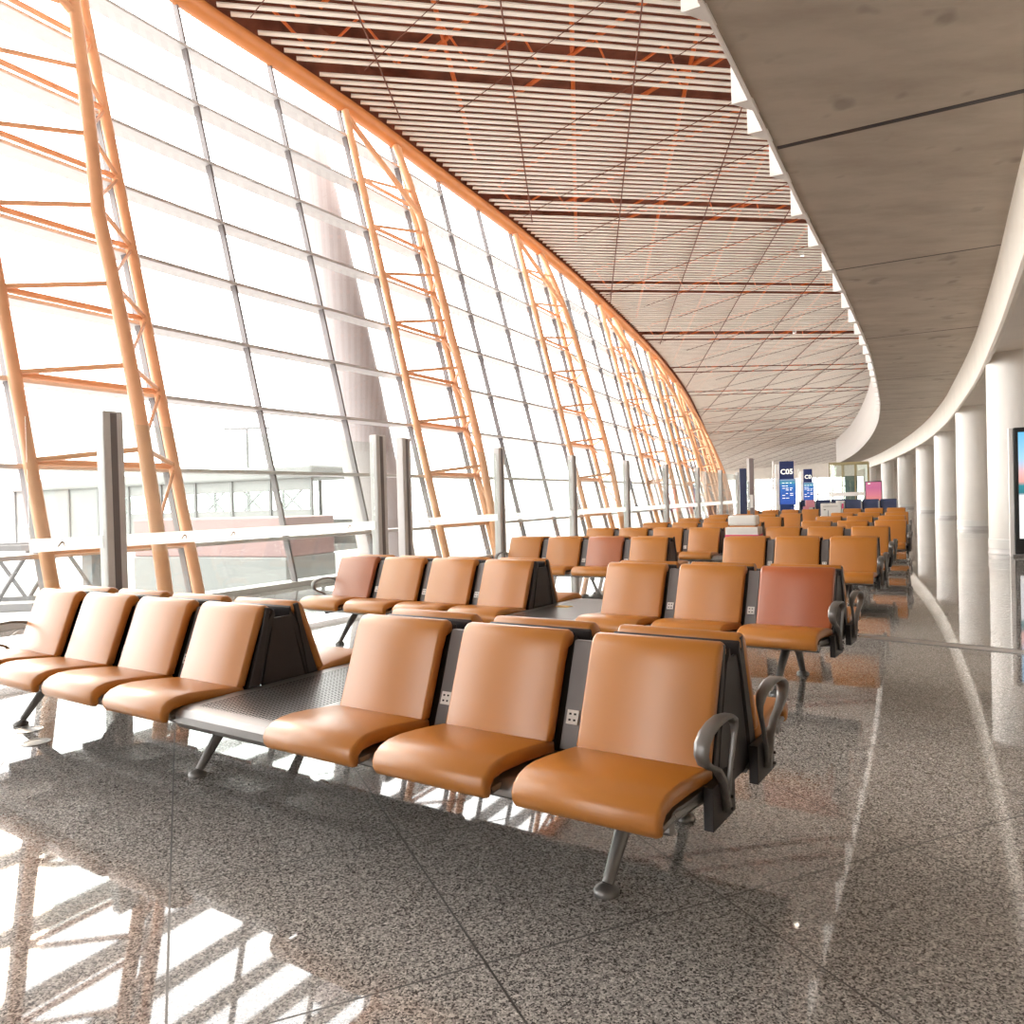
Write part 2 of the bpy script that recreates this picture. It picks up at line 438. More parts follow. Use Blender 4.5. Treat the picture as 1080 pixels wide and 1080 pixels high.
# joints in the soffit: narrow recess lines with a dark sealant
for pxy in [(2.76,7.938), (5.2,12.3), (8.2,17.9), (11.6,24.6), (16,33.6)]:
    d0 = EDGE.near(*pxy); mb = MB(); w = .036 if pxy[1] < 9 else .014
    q = [e_pt(d0-w,0.03,SOF-.004), e_pt(d0+w,0.03,SOF-.004), e_pt(d0+w,2.24,SOF-.004), e_pt(d0-w,2.24,SOF-.004)]
    up = Vector((0,0,.02)); mb.add(q+[v+up for v in q], [(0,1,2,3),(0,4,5,1),(1,5,6,2),(2,6,7,3),(3,7,4,0)])
    mb.build('joint', M['joint'] if 0 else M['dark'], mez)
mb = MB()
lipprof = [(2.24,SOF+.02),(2.245,SOF-.08),(2.25,SOF-.4),(2.255,4.12),(2.262,3.98),(2.275,3.92),(2.32,3.90),(2.38,3.93),(2.40,4.02),(2.40,SOF+.02)]
mb.rings([[e_pt(d,o_,z) for o_, z in lipprof] for d in ds]); mb.build('edge_lip', M['cream'], mez, smooth=True)
mb = MB(); mb.rings([[e_pt(d,2.36,4.08), e_pt(d,11.5,4.08), e_pt(d,11.5,4.3), e_pt(d,2.36,4.3)] for d in ds]); mb.build('low_ceiling', M['cream'], mez)
PH = 2.9
mb = MB(); mb.rings([[e_pt(d,-.02,SOF-.02), e_pt(d,.012,SOF-.02), e_pt(d,.012,SOF+PH), e_pt(d,-.02,SOF+PH)] for d in ds]); mb.build('parapet', M['parapet'], mez)
mb = MB(); mb.rings([[e_pt(d,0,SOF+.3), e_pt(d,11.5,SOF+.3), e_pt(d,11.5,SOF+.4), e_pt(d,0,SOF+.4)] for d in ds]); mb.build('upper_floor', M['concrete'], mez)
mb = MB(); tri = [(-.02,-.02),(.165,-.02),(-.02,.27)]
def prism(mb, P, z0, z1):
    n = len(P); vs = [(x,y,z0) for x,y in P]+[(x,y,z1) for x,y in P]
    mb.add(vs, [tuple(range(n-1,-1,-1)), tuple(range(n,2*n))]+[(i,(i+1)%n,n+(i+1)%n,n+i) for i in range(n)])
prism(mb, tri, 0, PH); fin0 = None
fins = [EDGE.near(1.438,5.62), EDGE.near(2.2,6.95), EDGE.near(2.52,7.5)]
d = EDGE.near(3.1,8.55)
while d < EDGE.len-.4: fins.append(d); d += 1.42
d = EDGE.near(1.438,5.62)-1.42
while d > .5: fins.append(d); d -= 1.42
for d in fins:
    p, t, n = EDGE.at(d)
    if fin0 is None: fin0 = mb.build('parapet_fin', M['parapet'], mez); f = fin0
    else: f = fin0.copy(); col.objects.link(f)
    # local x = outward (left normal), local y = heading
    f.matrix_local = Matrix(((n.x,t.x,0,p.x),(n.y,t.y,0,p.y),(0,0,1,SOF-.01),(0,0,0,1)))
# back wall of the concourse, behind the columns
mb = MB(); mb.rings([[e_pt(d,9.0,0), e_pt(d,9.2,0), e_pt(d,9.2,4.08), e_pt(d,9.0,4.08)] for d in ds]); tag(mb.build('wall_right', M['wallr']), kind='structure')
mb = MB(); mb.rings([[e_pt(d,8.97,0), e_pt(d,9.0,0), e_pt(d,9.0,.12), e_pt(d,8.97,.12)] for d in ds]); tag(mb.build('baseboard_right', M['frame']), kind='structure')

mb = MB(); mb.box((-13.4,-9.4,0),(30,-9.2,14)); tag(mb.build('light_block_wall_back', M['wallr']), kind='structure')  # unseen wall behind the camera, added to cut light from the rear
p, t, n = EDGE.at(EDGE.len); q0 = e_pt(EDGE.len,3.0,0); q1 = e_pt(EDGE.len,11.5,0); th_ = Vector((t.x,t.y,0))*.2
mb = MB(); mb.add([q0,q1,q1+th_,q0+th_]+[v+Vector((0,0,4.1)) for v in (q0,q1,q1+th_,q0+th_)], [(0,3,2,1),(4,5,6,7),(0,1,5,4),(1,2,6,5),(2,3,7,6),(3,0,4,7)])
tag(mb.build('wall_far', M['wallr']), kind='structure')
# round columns
cl = ['white round column nearest the camera, beside the tall display screen',
 'second white round column from the right edge, behind the one beside the tall screen',
 'third white round column from the right edge of the photo',
 'fourth white round column from the right edge of the photo',
 'fifth white round column from the right edge of the photo',
 'sixth white round column, to the right of the pink screen',
 'farthest white round column, above the pink screen']
cpos = [(10.40,15.95),(15.50,26.0),(20.72,36.95),(25.7,48.2),(30.3,59.8),(34.6,71.5),(38.6,83.5)]
mb = MB(); mb.lathe([(.545,.0),(.545,4.1)], n=40)
for i, (x, y) in enumerate(cpos):
    if i == 0:
        root = empty('round_column', (x,y,0))
        mb = MB(); mb.lathe([(.54,.14),(.54,4.08)], n=48); mb.build('shaft', M['column'], root, smooth=True)
        mb = MB(); mb.lathe([(.555,0),(.555,.03),(.548,.04),(.546,.14)], n=48); mb.build('base_ring', M['alu'], root, smooth=True)
        mb = MB(); mb.lathe([(.549,.12),(.549,.30),(.54,.31)], n=48); mb.build('reflective_band', M['white'], root, smooth=True)
        c0 = root
    else:
        root = copy_tree(c0); root.location = (x,y,0)
    tag(root, cl[i], 'column', 'white columns along the concourse')

# ------------------------------------------------------------------ slatted ceiling
ceil = tag(empty('ceiling'), kind='structure')
SD = Vector((.973,.2307)).normalized(); SN = Vector((-SD.y, SD.x))
PITCH = .232; WID = .114
topc = [wall_pt(d, wall_top(d), -.02).xy for d in [WALLB.len*i/400 for i in range(401)]]
def cross(q, pts):
    """along-slat coordinate where the slat line at offset q meets a plan polyline"""
    best = None
    for a, b in zip(pts, pts[1:]):
        qa = a.dot(SN)-q; qb = b.dot(SN)-q
        if qa*qb <= 0 and qa != qb:
            r = a.lerp(b, qa/(qa-qb)).dot(SD); best = r if best is None else max(best, r)
    return best
right = [e_pt(d, 6., 0).xy for d in [EDGE.len*i/60 for i in range(61)]] + [Vector((70,168))]
gaps = []
for i in range(-4, 22):
    c = 16.3+6.45*i; gaps += [c, c+1.04]
slats = MB(); q = -6.0
while q < 152:
    if not any(abs(q-gc) < .125 for gc in gaps):
        s0 = cross(q, topc); s1 = cross(q, right)
        if s0 is not None:
            if s1 is None: s1 = s0+60
            s0 += .42; n_ = max(2, int((s1-s0)/5)+1); rs = []
            for i in range(n_+1):
                p = SD*(s0+(s1-s0)*i/n_)+SN*q; w = SN*(WID/2)
                z = roofz(p.x, p.y)
                rs.append([Vector((*(p-w),z)), Vector((*(p+w),z)), Vector((*(p+w),z+.035)), Vector((*(p-w),z+.035))])
            slats.rings(rs)
    q += PITCH
slats.build('slats', M['slat'], ceil)
# joint rods below the slats, in two directions
def rod(p, dirv, s0, s1, r, m, dz, mbx):
    pts = []; n_ = max(2, int((s1-s0)/3))
    for i in range(n_+1):
        q_ = p+dirv*(s0+(s1-s0)*i/n_)
        a = q_.dot(SN); lo = cross(a, topc)
        if lo is None or q_.dot(SD) < lo+.1: continue
        pts.append((q_.x,q_.y,roofz(q_.x,q_.y)+dz))
    if len(pts) > 1: mbx.tube(pts, r, 4)
rods = MB(); dv = Vector((.088,.996))
for i in range(-5, 24): rod(Vector((-4.14+2.82*i,0)), dv, 4, 150, .017, None, -.006, rods)
dv2 = Vector((-.694,.72)).normalized(); nn = Vector((dv2.y,-dv2.x))
for i in range(-3, 50):
    rod(nn*(12.4+2.62*i), dv2, -40, 90, .011, None, -.004, rods)
rods.build('slat_joints', M['joint'], ceil)
# roof deck above and the orange space frame in the void
deck = MB(); rs = []
for i in range(0, 401, 8):
    p = topc[i]; rs.append([(p.x-.02,p.y+.01,roofz(p.x,p.y)+.03)]+[(p.x+.15+(60*(j/10)), p.y-(22*(j/10)), roofz(p.x+60*j/10,p.y-22*j/10)+1.25) for j in range(11)])
deck.rings([[Vector(v) for v in r] for r in rs], closed=False, caps=False); deck.build('roof_deck', M['deck'], ceil)
fr = MB()
def truss_line(p, dv, s0, s1):
    pts = []; n_ = int((s1-s0)/3)
    for i in range(n_+1):
        q_ = p+dv*(s0+(s1-s0)*i/n_); lo = cross(q_.dot(SN), topc)
        if lo is None or q_.dot(SD) < lo+.2: continue
        pts.append((q_.x,q_.y,roofz(q_.x,q_.y)+.55))
    if len(pts) > 1: fr.tube(pts, .055, 6)
for i in range(-2, 32):
    truss_line(nn*(12.4+1.31+2.62*i), dv2, -40, 80)
for i in range(-2, 20): truss_line(Vector((-4.14+1.4+2.82*i,0)), dv, 4, 120)
for i in range(24):
    qq = 16.82+6.45*(i-1); 
    lo = cross(qq, topc)
    if lo is None: continue
    pts = []
    for k in range(16):
        q_ = SD*(lo+.4+k*3.4)+SN*qq; pts.append((q_.x,q_.y,roofz(q_.x,q_.y)+.35))
    pz = []
    for k in range(60):
        q_ = SD*(lo+.4+k*.85)+SN*(qq+(.55 if k % 2 else -.55)); pz.append((q_.x,q_.y,roofz(q_.x,q_.y)+(.16 if k % 2 else .34)))
    fr.tube(pz, .042, 5)
fr.build('space_frame', M['rust'], ceil)
# recessed ceiling lamps in the slat gaps
lampm = mat('lamp_glow', (1,1,1), .4, emit=(1,.93,.82), estr=60)
lp = [(7.81,22.07),(11.33,29.84),(14.8,40.18),(21.45,56.98)]
ll = ['small round ceiling lamp in the slats, mirrored low on the right floor',
      'small round ceiling lamp in the slats, second from the camera, mirrored on the right floor',
      'small lit ceiling lamp in the slats above the balcony bend',
      'farthest small lit ceiling lamp among the slats']
for i, (x, y) in enumerate(lp):
    z = roofz(x,y)
    if i == 0:
        root = empty('ceiling_lamp', (x,y,z))
        m1 = MB(); m1.lathe([(.085,.16),(.10,.16),(.10,-.012),(.075,-.012),(.072,.06)], n=20); m1.build('housing', M['alu'], root, smooth=True)
        m1 = MB(); m1.lathe([(.001,.03),(.072,.03),(.072,.045),(.001,.045)], n=20); m1.build('lens', lampm, root, smooth=True)
        lamp0 = root
    else: root = copy_tree(lamp0); root.location = (x,y,z)
    tag(root, ll[i], 'lamp', 'ceiling lamps in the slats')

# ------------------------------------------------------------------ double sided seat bench
PS = .60                                     # seat pitch
def offset_closed(prof, r):
    n = len(prof); out = []
    cx = sum(p[0] for p in prof)/n; area = sum(prof[i][0]*prof[(i+1)%n][1]-prof[(i+1)%n][0]*prof[i][1] for i in range(n))
    sg = 1 if area > 0 else -1
    for i in range(n):
        a = Vector(prof[i-1]); b = Vector(prof[i]); c = Vector(prof[(i+1) % n])
        t = ((b-a).normalized()+(c-b).normalized())
        t = t.normalized() if t.length > 1e-6 else (c-b).normalized()
        nrm = Vector((-t.y, t.x))*sg
        out.append(b+nrm*r)
    return out
def cushion(prof, x0, x1, sy, rs=((.014,0),(.004,.005),(0,.014)), bulge=.0):
    """closed (w,z) profile swept across x with rounded ends; w runs to the front = -y*sy"""
    mb = MB(); rings = []
    st = [(x0+dx, off) for off, dx in rs]; st += [(x0+(x1-x0)*.5, -bulge)] + [(x1-dx, off) for off, dx in reversed(rs)]
    for x, off in st:
        P = offset_closed(prof, off) if off else [Vector(p) for p in prof]
        rings.append([Vector((x, -sy*p[0], p[1])) for p in P])
    mb.rings(rings); return mb
seatp = [(.245,.452),(.30,.466),(.38,.476),(.47,.486),(.55,.492),(.61,.490),(.655,.478),(.685,.458),(.699,.430),(.695,.402),(.681,.383),(.662,.378),
         (.651,.392),(.649,.416),(.632,.430),(.58,.436),(.45,.430),(.33,.418),(.245,.410)]
backp = [(.285,.462),(.270,.50),(.248,.56),(.222,.63),(.196,.70),(.172,.765),(.155,.805),(.140,.828),(.118,.842),(.094,.844),(.074,.834),(.064,.816),
         (.068,.796),(.082,.782),(.110,.775),(.135,.72),(.165,.64),(.195,.56),(.222,.49),(.236,.455),(.262,.448)]
shellp = [(.060,.822),(.046,.815),(.042,.79),(.075,.70),(.110,.58),(.145,.45),(.170,.335),(.200,.335),(.190,.44),(.150,.58),(.112,.70),(.088,.77),(.066,.795)]
railp = [(.20,.402),(.42,.408),(.535,.420),(.568,.418),(.590,.406),(.600,.386),(.597,.366),(.583,.354),(.565,.352),(.556,.362),(.555,.385),(.535,.395),(.42,.388),(.20,.380)]
tablep_half = [(0,.446),(.50,.446),(.575,.444),(.612,.434),(.634,.410),(.634,.378),(.614,.352),(.592,.348),(.590,.360),(.608,.384),(.604,.408),(.575,.420),(0,.424)]

def armrest(side, sy):
    """strap loop at the bench end; side +1 right end, -1 left end"""
    x = .045*side if side > 0 else -4.70-.045
    path = [(.245,.345),(.262,.40),(.285,.455),(.335,.505),(.405,.535),(.452,.560),(.472,.592),(.462,.622),(.425,.644),(.365,.657),(.295,.660),(.225,.650),(.178,.628),(.160,.600),(.168,.565),(.200,.50),(.228,.43),(.238,.37)]
    wid = [.016,.016,.016,.017,.018,.021,.024,.026,.026,.026,.026,.024,.020,.014,.010,.009,.009,.009]
    th = [.010,.010,.009,.009,.009,.011,.012,.011,.009,.009,.009,.009,.009,.008,.006,.006,.006,.006]
    mb = MB(); rings = []
    for i, (w, z) in enumerate(path):
        a = Vector(path[max(0,i-1)]); b = Vector(path[min(len(path)-1,i+1)]); t = (b-a).normalized(); nr = Vector((-t.y,t.x))
        r = []
        for k in range(10):
            an = 2*math.pi*k/10; c = math.cos(an); s_ = math.sin(an)
            c = math.copysign(abs(c)**.7, c); s_ = math.copysign(abs(s_)**.7, s_)
            q_ = Vector((w+(-.03 if sy < 0 else 0),z-.022))+nr*th[i]*s_
            r.append(Vector((x+wid[i]*c, -sy*q_.x, q_.y)))
        rings.append(r)
    mb.rings(rings); return mb, x

def make_bench():
    root = empty('seat_bench')
    def two(fn):
        return {1: fn(1), -1: fn(-1)}
    proto = {}
    for sy in (1, -1):
        for i in (0,1,2,4,5,6,7):
            xc = -PS*i-.25
            if (sy,'s') not in proto:
                s_ = cushion(seatp, -.25, .25, sy).build('seat', M['tan'], root, smooth=True, angle=60)
                b_ = cushion(backp, -.245, .245, sy).build('backrest', M['tan'], root, smooth=True, angle=60)
                sh = cushion(shellp, -.25, .25, sy, rs=((.004,0),(0,.006))).build('back_shell', M['dark'], b_, smooth=True, angle=40)
                mb = MB()
                for x in (-.235, .235):
                    for (w0,z0),(w1,z1) in (((.20,.43),(.42,.36)),):
                        mb.tube([(x,-sy*.12,.335),(x,-sy*.30,.372),(x,-sy*.56,.40)], .014, 6)
                    mb.tube([(x,-sy*.56,.40),(x,-sy*.645,.395)], .012, 6)
                br = mb.build('seat_bracket', M['frame'], s_, smooth=True)
                proto[(sy,'s')] = s_; proto[(sy,'b')] = b_
            else:
                s_ = copy_tree(proto[(sy,'s')], root); b_ = copy_tree(proto[(sy,'b')], root)
            s_.location.x = xc; b_.location.x = xc
            b_['slot'] = (i if sy > 0 else 10+i)
        for i in (0,1,4,5,6):
            xc = -PS*i-.55
            if (sy,'p') not in proto:
                mb = MB(); q_ = [(.236,.425),(.20,.52),(.150,.66),(.105,.785),(.098,.805),(.072,.805),(.078,.785),(.125,.66),(.175,.52),(.205,.425)]
                mb.rings([[Vector((x,-sy*w,z)) for w, z in q_] for x in (-.04,.04)])
                p_ = mb.build('spacer_panel', M['grey'], root, bevel=.003)
                mb = MB()
                # socket plate lies on the sloping panel
                def P(u_, v_, h_):  # u across, v up the slope, h out of the panel
                    w = .188-(v_)*.36+h_*.93; z = .555+v_*.93+h_*.36
                    return (u_, -sy*w, z)
                def blk(u0,u1,v0,v1,h0,h1):
                    vs = [P(u,v,h) for h in (h0,h1) for u, v in ((u0,v0),(u1,v0),(u1,v1),(u0,v1))]
                    mb.add(vs, [(0,3,2,1),(4,5,6,7),(0,1,5,4),(1,2,6,5),(2,3,7,6),(3,0,4,7)])
                blk(-.024,.024,-.046,.006,-.004,.007)
                mb.cur = 1
                for u in (-.010,.010):
                    for v in (-.031,-.009): blk(u-.0045,u+.0045,v-.0035,v+.0035,.006,.0085)
                mb.build('power_outlet', [M['white'], M['black']], p_)
                proto[(sy,'p')] = p_
            else: p_ = copy_tree(proto[(sy,'p')], root)
            p_.location.x = xc
        for x0, x1 in ((-1.72,-.01),(-4.69,-2.38)):
            mb = MB(); mb.rings([[Vector((x,-sy*w,z)) for w, z in railp] for x in (x0,x1)])
            mb.build('seat_rail', M['steel'], root, smooth=True)
        for side in (1, -1):
            mb, x = armrest(side, sy)
            a_ = mb.build('armrest', M['frame'], root, smooth=True, angle=50)
            mb = MB(); s_ = side
            xa = x-.012*s_; xb = x-.045*s_
            y0, y1 = sorted((-sy*.13, -sy*.345))
            mb.box((min(xa,xb), y0, .285), (max(xa,xb), y1, .425))
            for z in (.335,.375): mb.tube([(x-.014*s_,-sy*.25,z),(x+.021*s_,-sy*.25,z)], .006, 8)
            mb.build('end_box', M['dark'], a_, bevel=.006)
    # dark closing panels at the ends of each group of seats
    for x in (-.015, -1.70+.003, -2.40-.003, -4.685):
        mb = MB(); q_ = [(-.055,.775),(.055,.775),(.165,.34),(-.165,.34)]
        mb.rings([[Vector((xx,w,z)) for w, z in q_] for xx in (x-.006,x+.006)]); mb.build('end_panel', M['dark'], root)
        for sy in (1,-1):
            mb = MB(); st = [(.105,.835),(.078,.83),(.125,.62),(.168,.40),(.175,.33),(.225,.33),(.235,.42),(.185,.56),(.135,.72)]
            sl = [(.128,.70),(.150,.60),(.185,.47),(.205,.42),(.212,.43),(.176,.56),(.142,.68)]
            mb.rings([[Vector((xx,-sy*w,z)) for w, z in st] for xx in (x-.011,x+.011)]); mb.build('side_frame', M['dark'], root, bevel=.004)
    # table
    prof = tablep_half[::-1] + [(-w,z) for w, z in tablep_half][1:-1]
    prof = [(-w,z) for w, z in tablep_half[:7]][::-1] + tablep_half[1:7] + tablep_half[7:-1] + [(-w,z) for w, z in tablep_half[7:-1]][::-1]
    mb = MB(); mb.rings([[Vector((x,-w,z)) for w, z in prof] for x in (-2.385,-2.38,-1.72,-1.715)])
    t_ = mb.build('table', M['perf'], root, smooth=True, angle=30)
    mb = MB(); mb.box((-2.22,-.30,.285),(-1.80,-.14,.40)); mb.box((-2.22,.14,.285),(-1.80,.30,.40)); mb.build('power_box', M['frame'], root, bevel=.008)
    mb = MB(); mb.box((-4.66,-.05,.295),(-.04,.05,.375)); mb.build('beam', M['frame'], root, bevel=.01)
    for x in (-.326, -2.63, -4.50):
        for sy in (1,-1):
            mb = MB(); dx = -.02
            mb.tube([(x,-sy*.04,.335),(x+dx*.3,-sy*.12,.30),(x+dx*.7,-sy*.24,.165),(x+dx,-sy*.345,.03)], [.036,.034,.027,.021], 10)
            l_ = mb.build('leg', M['frame'], root, smooth=True)
            mb = MB(); mb.lathe([(.001,0),(.044,0),(.046,.010),(.041,.020),(.022,.032),(.001,.036)], (x+dx,-sy*.355,0), 20)
            mb.build('foot', M['frame'], l_, smooth=True)
    return root

rows = [  # front right crest corner of each bench, and its turn
 ((.714,2.649), .5907, 'double sided bench of tan seats nearest the camera, front row of the block'),
 ((2.157,5.190), .602, 'second tan seat bench from the camera, with a reddish backrest at its aisle end'),
 ((4.042,8.600), .530, 'third tan seat bench from the camera, with a rosy backrest left of its table'),
 ((5.35,11.04), .53, 'fourth tan seat bench from the camera, carrying a white cabinet with a pink band'),
 ((6.72,13.25), .51, 'fifth tan seat bench, directly behind the one carrying the pink banded cabinet'),
 ((7.97,15.76), .50, 'sixth tan seat bench, two rows behind the one carrying the pink banded cabinet'),
 ((9.353,18.353), .49, 'seventh tan seat bench from the camera, just in front of the last tan row'),
 ((11.654,23.029), .48, 'last tan seat bench of the block, carrying a white notice box on its table')]
b0 = make_bench()
BL = []
for i, (e, a, lab) in enumerate(rows):
    b = b0 if i == 0 else copy_tree(b0)
    u = Vector((math.cos(a),-math.sin(a))); v = Vector((math.sin(a),math.cos(a)))
    o_ = Vector(e)+v*.105
    b.location = (o_.x,o_.y,0); b.rotation_euler = (0,0,-a)
    tag(b, lab, 'seat bench', 'rows of tan airport seats'); BL.append((b,o_,u,v,a))
def recolour(b, slot, m, kind, label):
    for ch in b.children:
        if ch.name.split('.')[0] == kind and abs(ch.location.x+PS*(slot%10)+.25) < .01 and ch.get('slot', slot) == slot:
            ch.material_slots[0].link = 'OBJECT'; ch.material_slots[0].material = m; ch['label'] = label
recolour(BL[1][0], 0, M['red'], 'backrest', 'reddish brown backrest')
recolour(BL[1][0], 7, M['rose'], 'backrest', 'rosy brown backrest')
recolour(BL[2][0], 5, M['rose'], 'backrest', 'rosy brown backrest')
recolour(BL[0][0], 0, M['tan'], 'backrest', 'tan backrest of the seat nearest the camera')
for b in BL:
    for ch in b[0].children:
        if 'slot' in ch: del ch['slot']
def on_bench(k, x, y, z=0):
    b, o_, u, v, a = BL[k]; p = o_+u*x+v*y; return (p.x,p.y,z), -a

# small yellow sticker lying on the second bench's table
p, rz = on_bench(1, -2.20, .02, .4475)
o = empty('x'); bpy.data.objects.remove(o)
mb = MB(); mb.box((-.06,-.05,0),(.06,.05,.002)); o = mb.build('sticker', M['yellow']); o.location = p; o.rotation_euler = (0,0,rz)
tag(o, 'small yellow sticker on the steel table of the second bench', 'sticker')

# white cabinets with a pink band standing on bench tables
def cabinet(k, label, pat):
    p, rz = on_bench(k, -2.05, -.05, .449)
    root = empty('charging_cabinet', p, rz)
    mb = MB(); mb.box((-.25,-.16,0),(.25,.16,.40)); mb.build('body', M['white'], root, bevel=.012)
    mb = MB(); mb.box((-.253,-.163,.10),(.253,.163,.285)); mb.build('band', M['pink'], root, bevel=.004)
    mb = MB()
    for x in (-.17,-.02,.14): mb.box((x,-.166,.245),(x+.09,-.1625,.262))
    mb.build('printing', M['white'], root)
    mb = MB(); mb.box((-.20,-.11,.40),(.20,.11,.425)); mb.build('neck', M['tan'], root)
    mb = MB(); mb.box((-.215,-.13,.425),(.215,.13,.58)); mb.build('lid', M['white'], root, bevel=.03)
    tag(root, label, 'cabinet')
cabinet(3, 'white cabinet with a pink band on the fourth bench table', 0)
p, rz = on_bench(7, -2.05, -.05, .449)
root = empty('notice_box', p, rz)
mb = MB(); mb.box((-.29,-.14,0),(.29,.14,.57)); mb.build('body', M['white'], root, bevel=.01)
mb = MB(); mb.box((-.22,-.146,.47),(.20,-.139,.482)); mb.box((-.20,-.146,.36),(-.14,-.139,.39)); mb.box((-.08,-.146,.10),(-.06,-.139,.35)); mb.box((.0,-.146,.08),(.025,-.139,.25)); mb.build('printing', M['frame'], root)
mb = MB(); mb.tube([(.21,-.146,.20),(.21,-.139,.20)], .035, 14); mb.build('red_dot', M['pink'], root)
tag(root, 'white notice box with a red dot on the last bench table', 'box')

# ------------------------------------------------------------------ glass partition between seats and façade
fp = [(-3.595,7.001),(-1.719,10.102),(-1.462,10.641),(-.20,13.05),(1.25,15.85),(2.75,18.55),(4.25,21.4),(5.85,24.45),(7.42,27.6),(8.93,30.75),(10.4,34.0)]
def partition(name, pts, label, back=None):
    base = Vector((*pts[0],0)); root = empty(name, base)
    n_ = len(pts)
    for i, p in enumerate(pts):
        a = Vector(pts[max(0,i-1)]); b = Vector(pts[min(n_-1,i+1)]); t = (b-a).normalized(); rz = math.atan2(t.y,t.x)
        mtx = Matrix.Translation(Vector((*p,0))-base) @ Matrix.Rotation(rz,4,'Z')
        mb = MB(); mb.box((-.095,-.06,0),(.095,.06,2.25), mtx); po = mb.build('post', M['alu'], root, bevel=.012)
        mb = MB(); mb.box((-.03,-.063,.02),(.03,.063,2.23), mtx); mb.build('groove', M['mull'], po)
        mb = MB(); mb.box((-.11,-.09,0),(.11,.09,.015), mtx); mb.build('foot_plate', M['steel'], po)
    seq = ([back] if back else [])+list(pts)
    for i in range(len(seq)-1):
        a = Vector(seq[i]); b = Vector(seq[i+1]); t = (b-a).normalized(); nn_ = Vector((-t.y,t.x))*.006
        a2 = a+t*.10-base.xy; b2 = b-t*.10-base.xy
        mb = MB(); q_ = [(a2-nn_),(b2-nn_),(b2+nn_),(a2+nn_)]
        mb.add([(*v_,.08) for v_ in q_]+[(*v_,2.15) for v_ in q_], [(0,3,2,1),(4,5,6,7),(0,1,5,4),(1,2,6,5),(2,3,7,6),(3,0,4,7)])
        g_ = mb.build('glass_panel', M['pglass'], root)
        mb = MB(); nb = nn_*1.5; q_ = [(a2-nb),(b2-nb),(b2+nb),(a2+nb)]
        mb.add([(*v_,1.03) for v_ in q_]+[(*v_,1.14) for v_ in q_], [(0,3,2,1),(4,5,6,7),(0,1,5,4),(1,2,6,5),(2,3,7,6),(3,0,4,7)])
        mb.build('frosted_strip', M['band'], g_)
        Ln = (b2-a2).length; u3 = Vector((t.x,t.y,0)); n3 = Vector((nn_.x,nn_.y,0)).normalized()
        for fr_ in ((.35,) if Ln < 1 else (.17,.34,.85)):
            o3 = Vector((*(a2+t*Ln*fr_),1.065)); mb = MB()
            def em(pts):                                        # flat mark standing just proud of the film on the seat side
                q3 = [o3+u3*px+Vector((0,0,pz)) for px, pz in pts]; f0 = [v_-n3*.0105 for v_ in q3]; f1 = [v_-n3*.0095 for v_ in q3]; k3 = len(q3)
                mb.add(f0+f1, [tuple(range(k3)), tuple(range(2*k3-1,k3-1,-1))]+[(i3,(i3+1)%k3,k3+(i3+1)%k3,k3+i3) for i3 in range(k3)])
            em([(0,0),(.014,0),(.034,.028),(.052,.028),(.058,0),(.066,0),(.060,.036),(.036,.046)])
            mb.build('emblem', M['emblem'], g_)
    tag(root, label, 'glass partition'); return root
partition('glass_partition', [(-3.595,7.001),(-1.719,10.102)], 'glass partition with the nearest post, between the first bench and the façade', back=(-4.02,6.30))
partition('glass_partition', fp[2:], 'long glass partition running on behind the second and later benches')

# ------------------------------------------------------------------ floor sockets
for i, (x, y) in enumerate([(-2.843,4.569),(-3.05,4.84)]):
    root = empty('floor_socket', (x,y,0))
    mb = MB(); n=28; mb.lathe([(.078,-.002),(.078,.004),(.066,.005),(.066,-.002)], n=n); mb.build('ring', M['steel'], root, smooth=True)
    mb = MB(); mb.lathe([(.001,.002),(.066,.002),(.066,-.002),(.001,-.002)], n=n); mb.build('cover', M['frame'], root)
    tag(root, ['round steel floor socket nearer the camera, under the left seats of the first bench','round steel floor socket farther from the camera, under the left seats of the first bench'][i], 'floor socket', 'floor sockets')

# ------------------------------------------------------------------ signs and screens
def text(body, size, mat_, parent, loc, rot, name='lettering', ext=.004):
    c = bpy.data.curves.new(name, 'FONT'); c.body = body; c.size = size; c.extrude = ext; c.align_x = 'CENTER'; c.align_y = 'CENTER'; c.offset = size*.02
    o = bpy.data.objects.new(name+'_src', c); col.objects.link(o)
    dg = bpy.context.evaluated_depsgraph_get(); me = bpy.data.meshes.new_from_object(o.evaluated_get(dg))
    bpy.data.objects.remove(o)
    m_ = bpy.data.objects.new(name, me); me.materials.clear(); me.materials.append(mat_); col.objects.link(m_)
    m_.parent = parent; m_.location = loc; m_.rotation_euler = rot; return m_
M['lit'] = mat('lit_lettering', (.9,.88,.8), .4, emit=(1,.95,.82), estr=.9)
M['navylit'] = mat('navy_sign_face', (.012,.02,.085), .3, emit=(.02,.035,.12), estr=.3)
bluescreen = screen_mat('blue_departure_screen', [(0,(.03,.10,.45)),(.5,(.03,.13,.50)),(.8,(.04,.22,.55)),(.86,(.10,.40,.45)),(.92,(.05,.25,.45)),(1,(.35,.45,.55))], 1.1, 2, .0, .95)
